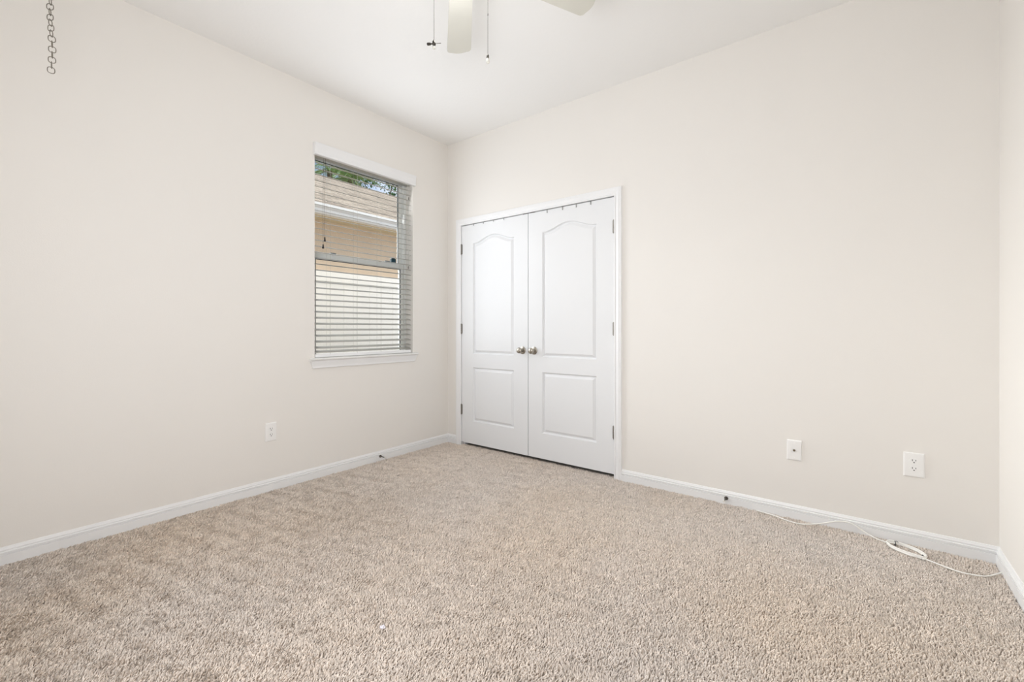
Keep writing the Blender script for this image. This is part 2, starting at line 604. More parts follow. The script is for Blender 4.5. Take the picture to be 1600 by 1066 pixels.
# over-the-door hooks: thin straps bent over the top of each closet door
where = ['nearest the corner hinges', 'second from the corner hinges', 'third from the corner hinges', 'fourth from the corner hinges']
for x, w in zip((0.336, 0.454, 0.574, 0.690), where):
    o = MB().box(x - 0.004, x + 0.004, 0.0000, 0.0013, LZ1 - 0.014, LZ1 + 0.002).box(x - 0.004, x + 0.004, 0.0, 0.038, LZ1 + 0.0004, LZ1 + 0.002).build('door_hook', M_hook)
    tag(o, 'pale hook strap over the closet door beside the window, ' + w, 'hook', 'hook straps over the closet doors')
where = ['nearest the middle gap', 'second from the middle gap', 'third from the middle gap', 'nearest the bare-wall hinges']
for x, w in zip((1.139, 1.284, 1.407, 1.530), where):
    o = MB().box(x - 0.0045, x + 0.0045, -0.0012, 0.0013, LZ1 - 0.024, LZ1 + 0.002).box(x - 0.0045, x + 0.0045, -0.0012, 0.038, LZ1 + 0.0004, LZ1 + 0.002).build('door_hook', M_hook)
    tag(o, 'grey hook strap over the closet door beside the bare wall, ' + w, 'hook', 'hook straps over the closet doors')

# ------------------------------------------------------------------ window
win = empty('window_1', (-0.1, -0.88, WZ0))
structure(win, 'white vinyl single-hung window in the left wall', 'window')


def ring(mb, x0, x1, ya, yb, za, zb, w, wt=None, wb=None):
    wt = w if wt is None else wt
    wb = w if wb is None else wb
    mb.box(x0, x1, ya, ya + w, za, zb).box(x0, x1, yb - w, yb, za, zb)
    mb.box(x0, x1, ya + w, yb - w, zb - wt, zb).box(x0, x1, ya + w, yb - w, za, za + wb)
    return mb


fo = MB()
ring(fo, -0.165, -0.090, WY0, WY1, WZ0, WZ1, 0.022)
ring(fo, -0.165, -0.128, WY0 + .022, WY1 - .022, WZ0 + .022, WZ1 - .022, 0.012)
fo.build('window_frame', M_vinyl, win, bevel=0.0015)
up = ring(MB(), -0.150, -0.130, WY0 + 0.024, WY1 - 0.024, 1.615, WZ1 - 0.024, 0.034).build('upper_sash', M_vinyl, win, bevel=0.002)
MB().box(-0.1415, -0.1385, WY0 + 0.054, WY1 - 0.054, 1.645, WZ1 - 0.054).build('pane', M_glass, up)
ring(MB(), -0.1365, -0.1295, WY0 + 0.0575, WY1 - 0.0575, 1.6475, WZ1 - 0.0575, 0.004).build('gasket', M_gasket, up)
lo = ring(MB(), -0.124, -0.098, WY0 + 0.024, WY1 - 0.024, WZ0 + 0.024, 1.656, 0.034, wt=0.046, wb=0.045).build('lower_sash', M_vinyl, win, bevel=0.002)
MB().box(-0.1125, -0.1095, WY0 + 0.054, WY1 - 0.054, WZ0 + 0.065, 1.613).build('pane', M_glass, lo)
ring(MB(), -0.1075, -0.0975, WY0 + 0.0575, WY1 - 0.0575, WZ0 + 0.0685, 1.6105, 0.004).build('gasket', M_gasket, lo)
for y in (-1.130, -0.625):
    l = MB().box(-0.123, -0.100, y - 0.03, y + 0.03, 1.6555, 1.662)
    l.lathe([(0.001, 0), (0.011, 0), (0.011, 0.009), (0.008, 0.012), (0.001, 0.012)], (-0.111, y - 0.008, 1.661), (0, 0, 1), 16)
    l.box(-0.116, -0.090, y - 0.010, y + 0.022, 1.664, 1.671)
    l.build('sash_lock', M_latch, lo, smooth=40, bevel=0.001)['label'] = 'grey cam lock on the meeting rail'
# stool and apron
st = MB()
prof = [(-0.090, 0.8485), (-0.090, 0.8705), (0.026, 0.8705), (0.0335, 0.8675), (0.0345, 0.862), (0.031, 0.856), (0.024, 0.8525), (0.020, 0.8485)]
vs, fs = [], []
ya, yb = -1.372, -0.385
k = len(prof)
pa = [(max(x, 0.0), ya, z) for x, z in prof] + [(x, WY0, z) for x, z in prof] + [(x, WY1, z) for x, z in prof] + [(max(x, 0.0), yb, z) for x, z in prof]
for s in range(3):
    fs += [(s * k + i, s * k + (i + 1) % k, (s + 1) * k + (i + 1) % k, (s + 1) * k + i) for i in range(k)]
fs += [tuple(range(k)), tuple(range(3 * k, 4 * k))]
st.add(pa, fs)
sill = st.build('window_sill', M_stool, win, smooth=30)
ap = [(0.0, 0.794), (0.010, 0.795), (0.0125, 0.800), (0.011, 0.808), (0.013, 0.816), (0.0165, 0.830), (0.020, 0.841), (0.022, 0.8485), (0.0, 0.8485)]
k = len(ap)
yy = lambda e, z: (-1.366 + (0.8485 - z) * 0.36 if e == 0 else -0.391 - (0.8485 - z) * 0.36)
vs = [(x, yy(0, z), z) for x, z in ap] + [(x, yy(1, z), z) for x, z in ap]
fs = [(i, (i + 1) % k, k + (i + 1) % k, k + i) for i in range(k)] + [tuple(range(k)), tuple(range(k, 2 * k))]
MB().add(vs, fs).build('apron', M_trim, sill, smooth=30)

# small teal box on the meeting rail
t = empty('window_sensor', (-0.0995, -0.558, 1.657))
tag(t, 'small dark teal plastic box on the window meeting rail', 'sensor')
MB().plate((-0.120, -0.558, 1.6765), (0, 1, 0), (0, 0, 1), (1, 0, 0), 0.048, 0.039, 0.026, 0.004).build('body', M_tag, t, bevel=0.002)
MB().plate((-0.118, -0.558, 1.699), (0, 1, 0), (0, 0, 1), (1, 0, 0), 0.030, 0.006, 0.018, 0.001).build('tab', M_tag, t)
MB().plate((-0.118, -0.558, 1.6565), (0, 1, 0), (0, 0, 1), (1, 0, 0), 0.052, 0.003, 0.026, 0.0006).build('base_strip', M_taglight, t)['label'] = 'pale strip under the teal box'

# ------------------------------------------------------------------ horizontal blind
bl = empty('window_blind', (-0.03, -0.88, WZ0 + 0.02))
tag(bl, 'white horizontal slat blind with open slats over the window', 'blind')
v = MB()
vp = [(0.0, 2.346), (0.022, 2.346), (0.028, 2.350), (0.028, 2.362), (0.025, 2.366), (0.027, 2.374), (0.030, 2.390), (0.030, 2.410), (0.034, 2.420), (0.034, 2.433), (0.0, 2.436)]
k = len(vp)
vs = [(x, -1.342, z) for x, z in vp] + [(x, -0.415, z) for x, z in vp]
fs = [(i, (i + 1) % k, k + (i + 1) % k, k + i) for i in range(k)] + [tuple(range(k)), tuple(range(k, 2 * k))]
v.add(vs, fs).build('valance', M_trim, bl, smooth=30)
SY0, SY1 = -1.322, -0.438
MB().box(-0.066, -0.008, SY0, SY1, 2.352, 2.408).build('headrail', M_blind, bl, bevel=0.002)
SX = -0.034
PITCH = 0.0440
NS = 32
TILT = math.radians(15)
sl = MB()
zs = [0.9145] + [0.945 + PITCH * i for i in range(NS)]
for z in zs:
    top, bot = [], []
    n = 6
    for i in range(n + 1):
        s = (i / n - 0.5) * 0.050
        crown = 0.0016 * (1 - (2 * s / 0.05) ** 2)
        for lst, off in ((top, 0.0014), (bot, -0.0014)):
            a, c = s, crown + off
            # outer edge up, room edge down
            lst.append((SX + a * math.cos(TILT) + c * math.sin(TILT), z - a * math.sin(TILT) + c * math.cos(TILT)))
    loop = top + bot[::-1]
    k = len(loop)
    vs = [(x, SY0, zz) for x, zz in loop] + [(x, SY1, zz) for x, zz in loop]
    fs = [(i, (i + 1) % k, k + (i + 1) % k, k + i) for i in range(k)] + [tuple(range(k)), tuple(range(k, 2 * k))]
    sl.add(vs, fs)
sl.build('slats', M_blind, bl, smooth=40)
MB().box(SX - 0.025, SX + 0.025, SY0, SY1, 0.8725, 0.8985).build('bottom_rail', M_trim, bl, bevel=0.004)
for y in (-1.204, -0.977, -0.756, -0.526):
    c = MB()
    for x in (SX - 0.0275, SX + 0.0275):
        c.tube([(x, y, 0.890), (x, y, 2.356)], 0.0007, 6)
    for z in zs:
        a = 0.0275
        c.tube([(SX - a, y, z - 0.002 + a * math.sin(TILT)), (SX + a, y, z - 0.002 - a * math.sin(TILT))], 0.0006, 5)
    c.build('ladder_cord', M_cord, bl)
tas = [(0.0015, 0.0), (0.0045, -0.002), (0.0055, -0.009), (0.0050, -0.014), (0.0072, -0.022), (0.0080, -0.029), (0.0070, -0.032), (0.001, -0.033)]
for y, z, x in ((-1.253, 1.762, 0.001), (-1.267, 1.707, 0.003)):
    c = MB().tube(smooth_path([(-0.008, y + 0.012, 2.354), (0.000, y + 0.006, 2.31), (x, y, 2.1), (x, y, z - 0.004)], 5), 0.0011, 6).build('lift_cord', M_liftcord, bl)
    MB().lathe(tas, (x, y, z), (0, 0, 1), 16).build('tassel', M_tassel_dark, c, smooth=40)['label'] = 'dark brown cord tassel'
tas2 = [(0.001, 0.0), (0.0035, -0.002), (0.0045, -0.010), (0.0050, -0.022), (0.0042, -0.026), (0.001, -0.027)]
for y, z, x in ((-0.476, 2.240, 0.001), (-0.478, 1.634, 0.002)):
    c = MB().tube(smooth_path([(-0.008, y - 0.010, 2.354), (-0.001, y - 0.006, 2.32), (x, y, 2.26), (x, y, z - 0.004)], 5), 0.0011, 6).build('tilt_cord', M_cord, bl)
    MB().lathe(tas2, (x, y, z), (0, 0, 1), 14).build('tassel', M_tassel_grey, c, smooth=40)['label'] = 'grey cord tassel'

# ------------------------------------------------------------------ wall plates
def screw(parent, o, r, u, n, cx, cz, d):
    p = Vector(o) + Vector(r) * cx + Vector(u) * cz
    MB().lathe([(0.0005, d - 0.001), (0.0032, d - 0.001), (0.0030, d + 0.0004), (0.0012, d + 0.0008)], p, n, 12).box(0, 0, 0, 0, 0, 0).build('screw', M_plate, parent)


def outlet(o, r, n, w, h, label):
    u = (0, 0, 1)
    root = empty('power_outlet', o)
    tag(root, label, 'power outlet')
    MB().plate(o, r, u, n, w, h, 0.0065, 0.004).build('cover_plate', M_plate, root, smooth=15)
    R, U, N = Vector(r), Vector(u), Vector(n)
    for cz in (0.0195, -0.0195):
        c = Vector(o) + U * cz
        pr = MB()
        # rounded face with flat top and bottom
        pts = []
        for i in range(28):
            q = 2 * PI * i / 28
            pts.append((0.0172 * math.cos(q), max(-0.0138, min(0.0138, 0.0172 * math.sin(q)))))
        vs = [c + R * a + U * e + N * 0.0055 for a, e in pts] + [c + R * a + U * e + N * 0.0078 for a, e in pts]
        k = len(pts)
        pr.add(vs, [(i, (i + 1) % k, k + (i + 1) % k, k + i) for i in range(k)] + [tuple(range(k, 2 * k))])
        face = pr.build('receptacle', M_plate, root)
        sb = MB()
        for cx, hh in ((-0.0064, 0.0088), (0.0064, 0.0074)):
            sb.plate(c + N * 0.0076, r, u, n, 0.0024, hh, 0.0005, 0.0001, cx, 0.0042)
        sb.lathe([(0.0003, 0.0076), (0.0028, 0.0076), (0.0028, 0.0081), (0.0003, 0.0081)], c - U * 0.0066, n, 12)
        sb.build('slots', M_slot, face)['label'] = 'dark plug slots'
    MB().lathe([(0.0005, 0.006), (0.0032, 0.006), (0.0030, 0.0074), (0.0012, 0.0078)], o, n, 12).build('screw', M_plate, root)


outlet((0.0, -1.636, 0.391), (0, 1, 0), (1, 0, 0), 0.072, 0.122, 'white double power outlet low on the wall under the window')
outlet((3.338, 0.0, 0.400), (1, 0, 0), (0, -1, 0), 0.080, 0.121, 'larger white double power outlet low on the closet wall, near the room corner')

cp = empty('cable_wall_plate', (2.828, 0, 0.389))
tag(cp, 'white cable jack plate with one dark socket, low on the closet wall', 'wall plate')
o_, r_, n_ = (2.828, 0, 0.389), (1, 0, 0), (0, -1, 0)
MB().plate(o_, r_, (0, 0, 1), n_, 0.072, 0.115, 0.0065, 0.004).build('cover_plate', M_plate, cp, smooth=15)
MB().lathe([(0.0005, 0.006), (0.0068, 0.006), (0.0068, 0.0085), (0.0048, 0.009), (0.0048, 0.0175), (0.0034, 0.0178), (0.0032, 0.015), (0.0004, 0.015)], o_, n_, 6).build('cable_jack', M_jack, cp)['label'] = 'dark threaded cable socket'
for cz in (0.0415, -0.0415):
    MB().lathe([(0.0005, 0.0058), (0.0032, 0.0058), (0.0030, 0.0070), (0.0012, 0.0075)], (2.828, 0, 0.389 + cz), n_, 12).build('screw', M_plate, cp)


# ------------------------------------------------------------------ baseboard door stops
def door_stop(o, n, length, label):
    root = empty('door_stop', o)
    tag(root, label, 'door stop')
    MB().lathe([(0.002, 0.0), (0.0105, 0.0), (0.0115, 0.003), (0.0105, 0.007), (0.007, 0.010), (0.0048, 0.012)], o, n, 20).build('base_flange', M_darkmetal, root, smooth=40)
    MB().lathe([(0.0042, 0.010), (0.0038, 0.02), (0.0036, length - 0.012), (0.0036, length - 0.010)], o, n, 14).build('rod', M_darkmetal, root, smooth=40)
    MB().lathe([(0.0036, length - 0.012), (0.0062, length - 0.011), (0.0065, length - 0.003), (0.0052, length), (0.001, length)], o, n, 14).build('rubber_tip', M_rubber, root, smooth=40)['label'] = 'white rubber tip'


door_stop((2.472, -0.0125, 0.0345), (0, -1, 0), 0.072, 'small dark metal door stop on the baseboard of the closet wall')
door_stop((0.0125, -0.777, 0.0345), (1, 0, 0), 0.072, 'small dark metal door stop on the baseboard below the window')

# ------------------------------------------------------------------ white cable on the carpet
cb = empty('cable', (3.30, -0.12, 0.0))
tag(cb, 'thin white cable along the baseboard with a tied coil', 'cable')
R = 0.0031
path = [(2.640, -0.024, 0.004), (2.735, -0.050, 0.006), (2.800, -0.080, 0.006), (2.866, -0.088, 0.006), (2.935, -0.046, 0.010), (2.991, -0.034, 0.030), (3.035, -0.030, 0.046),
        (3.075, -0.031, 0.051), (3.104, -0.034, 0.044), (3.142, -0.043, 0.024), (3.186, -0.055, 0.008), (3.240, -0.075, 0.005)]
MB().tube(smooth_path(path, 8), R, 8).build('cable_run', M_cable, cb, smooth=60)
path2 = [(3.350, -0.166, 0.006), (3.380, -0.184, 0.006), (3.463, -0.228, 0.006), (3.520, -0.226, 0.006), (3.560, -0.205, 0.006), (3.600, -0.150, 0.006), (3.6235, -0.112, 0.005)]
MB().tube(smooth_path(path2, 8), R, 8).build('cable_run', M_cable, cb, smooth=60)
coil = MB()
for i in range(5):
    a = (random.random() - .5) * 0.007
    c = (random.random() - .5) * 0.006
    z = 0.005 + 0.0052 * (i % 3) + 0.002 * random.random()
    loop = [(3.232 + a, -0.086 + c, z), (3.252 + a, -0.066 + c, z + .003), (3.303 + c, -0.070 + a, z), (3.345 + a, -0.098 + c, z), (3.369 + c, -0.150 + c, z + .002), (3.362 + a, -0.176 + c, z),
            (3.338 + c, -0.172 + a, z), (3.307 + a, -0.166 + c, z), (3.272 + c, -0.146 + a, z), (3.246 + a, -0.120 + c, z)]
    lp = smooth_path(loop + [loop[0]], 6)[:-1]
    coil.tube(lp, R, 8, closed=True)
coil.build('cable_coil', M_cable, cb, smooth=60)
for (x, y), d in (((3.262, -0.071), (0.9, 0.25)), ((3.354, -0.170), (0.9, -0.3))):
    dv = Vector((d[0], d[1], 0)).normalized()
    s = Vector((-dv.y, dv.x, 0))
    pts = [Vector((x, y, 0.0095)) + s * 0.0095 * math.cos(q) + Vector((0, 0, 1)) * 0.0105 * math.sin(q) for q in [2 * PI * i / 16 for i in range(16)]]
    tb = MB().tube(pts, 0.0016, 6, closed=True)
    tb.tube([Vector((x, y, 0.0195)), Vector((x, y, 0.024)) - s * 0.006 + dv * 0.004, Vector((x, y, 0.022)) - s * 0.012 + dv * 0.010], 0.0014, 6)
    tb.build('twist_tie', M_tie, cb)['label'] = 'dark twist tie'

# ------------------------------------------------------------------ hanging chain near the window wall
ch = empty('hanging_chain', (0.253, -2.695, H))
tag(ch, 'grey metal plant-hanging chain dangling from the ceiling', 'chain')
PIT = 0.0236
wire = 0.0017
toc = Vector((3.1148 - 0.253, -3.0053 + 2.695, 0)).normalized()
side = Vector((-toc.y, toc.x, 0))
cm = MB()
z = 2.232
i = 0
rr = random.Random(5)
while z < H - 0.035:
    base = 0 if i % 2 == 0 else PI / 2
    if i >= 7:
        base += 0.42 + rr.uniform(-.22, .22)
    else:
        base += rr.uniform(-.12, .12)
    wv = side * math.cos(base) + toc * math.sin(base)
    sway = side * (0.0035 * math.sin(i * 0.42))
    c = Vector((0.253, -2.695, z + PIT / 2 + wire)) + sway
    hh, hw = PIT / 2 + wire, 0.0118
    pts = []
    for q in range(20):
        a = 2 * PI * q / 20
        ca, sa = math.cos(a), math.sin(a)
        pts.append(c + wv * hw * math.copysign(abs(ca) ** 0.72, ca) + Vector((0, 0, 1)) * hh * math.copysign(abs(sa) ** 0.72, sa))
    cm.tube(pts, wire, 7, closed=True)
    z += PIT
    i += 1
cm.build('chain_links', M_chain, ch, smooth=60)
hk = [(0.253, -2.695, H), (0.253, -2.695, H - 0.012), (0.258, -2.695, H - 0.022), (0.253, -2.695, H - 0.034), (0.244, -2.695, H - 0.028), (0.242, -2.695, H - 0.02)]
MB().tube(smooth_path(hk, 5), 0.0022, 8).lathe([(0.001, 0), (0.013, 0), (0.011, -0.004), (0.001, -0.006)], (0.253, -2.695, H), (0, 0, 1), 16).build('ceiling_hook', M_chain, ch, smooth=50)

# ------------------------------------------------------------------ ceiling fan
fx, fy = FAN
fan = empty('ceiling_fan', (fx, fy, H))
tag(fan, 'white ceiling fan with five blades and two pull chains', 'ceiling fan')
BZ = 2.650
MB().lathe([(0.002, H - 0.0005), (0.072, H - 0.0005), (0.074, H - 0.012), (0.060, H - 0.045), (0.03, H - 0.055)], (fx, fy, 0), (0, 0, 1), 32).build('canopy', M_fan, fan, smooth=40)
MB().lathe([(0.02, H - 0.045), (0.095, H - 0.062), (0.125, H - 0.085), (0.130, H - 0.120), (0.125, H - 0.165), (0.095, H - 0.190), (0.05, H - 0.198)], (fx, fy, 0), (0, 0, 1), 40).build('motor_housing', M_fan, fan, smooth=40)
MB().lathe([(0.045, 2.655), (0.055, 2.65), (0.058, 2.635), (0.105, 2.628), (0.116, 2.620), (0.116, 2.608), (0.09, 2.604)], (fx, fy, 0), (0, 0, 1), 36).build('light_fitter', M_fan, fan, smooth=40)
MB().lathe([(0.098, 2.606), (0.100, 2.597), (0.092, 2.577), (0.070, 2.560), (0.036, 2.550), (0.002, 2.546)], (fx, fy, 0), (0, 0, 1), 36).build('glass_bowl', M_frost, fan, smooth=60)
Fv = Vector((-math.sin(math.radians(37.824)), math.cos(math.radians(37.824)), 0))
Rv = Vector((Fv.y, -Fv.x, 0))
Rv = Vector((math.cos(math.radians(37.824)), math.sin(math.radians(37.824)), 0))
for kk in range(5):
    th = math.radians(-8 + 72 * kk)
    d = Fv * math.cos(th) + Rv * math.sin(th)
    s = Rv * math.cos(th) - Fv * math.sin(th)          # to the right, looking out along the blade
    up = Vector((0, 0, 1))
    pitch = math.radians(9)
    sp = s * math.cos(pitch) + up * math.sin(pitch)     # left edge lower
    nrm = sp.cross(d).normalized()
    c0 = Vector((fx, fy, BZ))
    out = []
    L0, L1, w0, w1, rad = 0.175, 0.665, 0.054, 0.067, 0.024
    prof = [(L0, -w0 + 0.012), (L0 + 0.010, -w0)]
    for a in range(7):
        q = a / 6 * PI / 2
        prof.append((L1 - 0.010 - rad + rad * math.sin(q), -(w1 - rad) - rad * math.cos(q)))
    for a in range(1, 6):
        u = a / 6
        prof.append((L1 - 0.010 + 0.010 * math.sin(PI * u), -(w1 - rad) + 2 * (w1 - rad) * u))
    for a in range(7):
        q = a / 6 * PI / 2
        prof.append((L1 - 0.010 - rad + rad * math.cos(q), (w1 - rad) + rad * math.sin(q)))
    prof += [(L0 + 0.010, w0), (L0, w0 - 0.012)]
    k = len(prof)
    vs = [c0 + d * a + sp * e + nrm * 0.003 for a, e in prof] + [c0 + d * a + sp * e - nrm * 0.003 for a, e in prof]
    fs = [tuple(range(k)), tuple(range(2 * k - 1, k - 1, -1))] + [(i, (i + 1) % k, k + (i + 1) % k, k + i) for i in range(k)]
    bl_ = MB().add(vs, fs).build('blade', M_fanblade, fan)
    ib = MB()
    ir = [(0.085, -0.014), (0.165, -0.018), (0.200, -0.040), (0.222, -0.034), (0.230, 0.0), (0.222, 0.034), (0.200, 0.040), (0.165, 0.018), (0.085, 0.014)]
    k = len(ir)
    off = 0.0065 * (1 if nrm.z < 0 else -1)
    vs = [c0 + d * a + sp * e + nrm * off * 0.5 for a, e in ir] + [c0 + d * a + sp * e + nrm * off * 1.3 for a, e in ir]
    fs = [tuple(range(k)), tuple(range(2 * k - 1, k - 1, -1))] + [(i, (i + 1) % k, k + (i + 1) % k, k + i) for i in range(k)]
    ib.add(vs, fs).build('blade_bracket', M_fan, bl_)


def pull_chain(off, z1, fob, pxlabel):
    p = Vector((fx, fy, 0)) + Rv * off
    top = Vector((fx, fy, 2.574)) + Rv * (off * 0.97)
    c = MB()
    zt = 2.61
    pts = [(p.x, p.y, zt), (p.x, p.y, z1)]
    c.tube(pts, 0.0008, 6)
    n = int((zt - z1) / 0.0055)
    for i in range(n):
        c.lathe([(0.0003, -0.0014), (0.0013, 0.0), (0.0003, 0.0014)], (p.x, p.y, zt - i * 0.0055), (0, 0, 1), 6)
    o = c.build('pull_chain', M_darkmetal, fan, smooth=60)
    return o, p


o, p = pull_chain(-0.119, 2.300, None, '')
fb = MB()
z0 = 2.283
fb.lathe([(0.0008, 0.017), (0.0035, 0.013), (0.0035, 0.009), (0.0060, 0.006), (0.0075, 0.001), (0.0075, -0.005), (0.0045, -0.009), (0.0035, -0.0125)], (p.x, p.y, z0), (0, 0, 1), 16)
for ang, ln, wd in ((172, 0.031, 0.0065), (-6, 0.030, 0.0042), (84, 0.017, 0.003), (264, 0.017, 0.003)):
    a = math.radians(ang)
    d = Rv * math.cos(a) + Fv * math.sin(a)
    s = Rv * -math.sin(a) + Fv * math.cos(a)
    q = Vector((p.x, p.y, z0 - 0.001))
    up = Vector((0, 0, 1))
    ss = (s * 0.8 + up * 0.6).normalized()
    nn = ss.cross(d)
    pr = [(0.004, -0.002), (0.012, -0.0025), (0.016, -wd * 0.8), (ln - 0.003, -wd * 0.9), (ln, -wd * 0.4), (ln, wd * 0.4), (ln - 0.003, wd * 0.9), (0.016, wd * 0.8), (0.012, 0.0025), (0.004, 0.002)]
    k = len(pr)
    vs = [q + d * a_ + ss * e + nn * 0.001 for a_, e in pr] + [q + d * a_ + ss * e - nn * 0.001 for a_, e in pr]
    fb.add(vs, [tuple(range(k)), tuple(range(2 * k - 1, k - 1, -1))] + [(i, (i + 1) % k, k + (i + 1) % k, k + i) for i in range(k)])
fob = fb.build('fan_fob', M_darkmetal, o, smooth=40)
fob['label'] = 'small metal pull in the form of a fan'
MB().lathe([(0.001, 0.0), (0.0055, -0.002), (0.0065, -0.007), (0.0048, -0.012), (0.001, -0.0145)], (p.x, p.y, z0 - 0.011), (0, 0, 1), 16).build('white_drop', M_frost, o, smooth=60)['label'] = 'white drop under the fan pull'

o, p = pull_chain(0.107, 2.236, None, '')
MB().lathe([(0.0022, 0), (0.0022, 0.008)], (p.x, p.y, 2.4), (0, 0, 1), 8).build('chain_coupling', M_darkmetal, o)
MB().lathe([(0.0008, 0.012), (0.0028, 0.010), (0.0050, 0.006), (0.0054, -0.004), (0.0040, -0.0055)], (p.x, p.y, 2.226), (0, 0, 1), 16).build('fob_cap', M_darkmetal, o, smooth=40)['label'] = 'dark metal cap of the bulb pull'
MB().lathe([(0.0035, 0.0), (0.0050, -0.004), (0.0078, -0.011), (0.0080, -0.016), (0.0060, -0.0215), (0.001, -0.0245)], (p.x, p.y, 2.221), (0, 0, 1), 18).build('bulb_fob', M_frost, o, smooth=60)['label'] = 'white pull in the form of a light bulb'

# ------------------------------------------------------------------ carpet pile
def carpet():
    x0, x1, y0, y1 = 0.012, W - 0.012, YF + 0.02, 0.036
    sp = 0.0052
    nx, ny = int((x1 - x0) / sp), int((y1 - y0) / sp)
    gx, gy = np.meshgrid(np.arange(nx), np.arange(ny), indexing='ij')
    px = (x0 + (gx + RNG.uniform(-.5, 1.5, gx.shape)) * sp).ravel()
    py = (y0 + (gy + RNG.uniform(-.5, 1.5, gx.shape)) * sp).ravel()
    keep = (py < -0.013) | ((px > CX0) & (px < CX1))
    keep &= (px > 0.013) & (px < W - 0.013)
    # only what the camera, or one a step aside, could see
    dx, dy = px - 3.1148, py + 3.0053
    a = math.radians(37.824)
    depth = -math.sin(a) * dx + math.cos(a) * dy
    keep &= depth > 0.75
    px, py = px[keep], py[keep]
    n = len(px)

    def field(seed, scale):
        r = np.random.default_rng(seed)
        f = np.zeros(n)
        for o in range(14):
            k = r.normal(size=2) * scale
            f += np.sin(px * k[0] + py * k[1] + r.uniform(0, 6.28)) / 3.7
        return f
    ang = 1.39 + 0.35 * field(1, 2.0) + 0.55 * field(2, 70) + RNG.normal(0, 0.7, n)
    lean = np.clip(0.0053 + 0.0006 * field(3, 4) + RNG.normal(0, 0.002, n), 0.001, 0.010)
    hgt = 0.0100 + 0.0019 * field(4, 120) + RNG.normal(0, 0.0017, n)
    rad = np.clip(0.00185 + RNG.normal(0, 0.0003, n), 0.001, 0.0027)
    P = np.zeros((n, 4, 3))
    t = np.array([0.0, 0.45, 0.8, 1.0])
    bend = np.array([0.0, 0.25, 0.7, 1.05])
    for k in range(4):
        P[:, k, 0] = px + np.cos(ang) * lean * bend[k]
        P[:, k, 1] = py + np.sin(ang) * lean * bend[k]
        P[:, k, 2] = FZ + hgt * t[k]
    rr = rad[:, None] * np.array([0.9, 1.1, 1.0, 0.55])[None, :]
    shade = np.clip(1.0 + RNG.normal(0, 0.10, n) + 0.012 * field(5, 3) + 0.03 * field(6, 80), 0.55, 1.25)
    col = np.ones((n, 4))
    col[:, 0] = shade
    col[:, 1] = shade * (1 - 0.012 * field(7, 3))
    col[:, 2] = shade * (1 - 0.03 * field(7, 3))
    for (sx, sy, sr) in ((0.433, -0.924, 0.011), (0.265, -1.49, 0.009)):      # small dark marks in the pile
        d = np.hypot(px - sx, py - sy)
        col[d < sr, :3] *= 0.5
    c = bpy.data.hair_curves.new('carpet_pile')
    c.add_curves([4] * n)
    c.attributes['position'].data.foreach_set('vector', P.astype(np.float32).ravel())
    ra = c.attributes.get('radius') or c.attributes.new('radius', 'FLOAT', 'POINT')
    ra.data.foreach_set('value', rr.astype(np.float32).ravel())
    sa = c.attributes.new('shade', 'FLOAT_COLOR', 'CURVE')
    sa.data.foreach_set('color', col.astype(np.float32).ravel())
    c.materials.append(M_yarn)
    o = bpy.data.objects.new('carpet_pile', c)
    COL.objects.link(o)
    tag(o, 'plush beige cut-pile carpet covering the whole floor', 'carpet', kind='stuff')
    return n


NT = carpet()
print('tufts', NT)

# a scrap of white lint lying on the pile
lb = bmesh.new()
bmesh.ops.create_icosphere(lb, subdivisions=2, radius=0.008)
for vv in lb.verts:
    vv.co *= 1 + random.uniform(-.35, .35)
    vv.co.z *= 0.55
    vv.co.x *= 1.25
me = bpy.data.meshes.new('lint_scrap')
lb.to_mesh(me)
lb.free()
me.materials.append(M_lint)
o = bpy.data.objects.new('lint_scrap', me)
COL.objects.link(o)
o.location = (1.755, -2.018, 0.003)
tag(o, 'tiny white lint scrap on the carpet in the middle of the room', 'lint')

# ------------------------------------------------------------------ outside: side yard, vinyl fence, neighbour's house, trees
GZ = -0.12
g = MB().box(-40, -0.2, -20, 40, GZ - 0.2, GZ).build('ground', M_ground)
structure(g, 'side yard ground outside the window', 'ground')

fe = empty('vinyl_fence', (-1.5, 0, GZ))
tag(fe, 'white vinyl privacy fence outside the window', 'fence')
fy0, fy1 = -4.35, 6.45
posts = [fy0 + 1.8 * i for i in range(7)]
b = MB()
for a, c in zip(posts[:-1], posts[1:]):
    nb = 10
    w = (c - a - 0.12) / nb
    for i in range(nb):
        b.box(-1.511, -1.489, a + 0.06 + i * w + 0.0012, a + 0.06 + (i + 1) * w - 0.0012, GZ + 0.12, 1.62)
    b.box(-1.507, -1.493, a + 0.06, c - 0.06, GZ + 0.12, 1.62)
b.build('boards', M_fence, fe)
for nm, za, zb in (('top_rail', 1.60, 1.722), ('bottom_rail', GZ + 0.05, GZ + 0.20)):
    b = MB()
    for a, c in zip(posts[:-1], posts[1:]):
        b.box(-1.525, -1.475, a + 0.06, c - 0.06, za, zb)
    b.build(nm, M_fence, fe, bevel=0.004)
for y in posts:
    pz = MB().box(-1.564, -1.436, y - 0.064, y + 0.064, GZ, 1.80).build('post', M_fence, fe, bevel=0.004)
    MB().add([(-1.575, y - .075, 1.80), (-1.425, y - .075, 1.80), (-1.425, y + .075, 1.80), (-1.575, y + .075, 1.80), (-1.5, y, 1.85)],
             [(0, 1, 2, 3), (0, 1, 4), (1, 2, 4), (2, 3, 4), (3, 0, 4)]).build('post_cap', M_fence, pz)

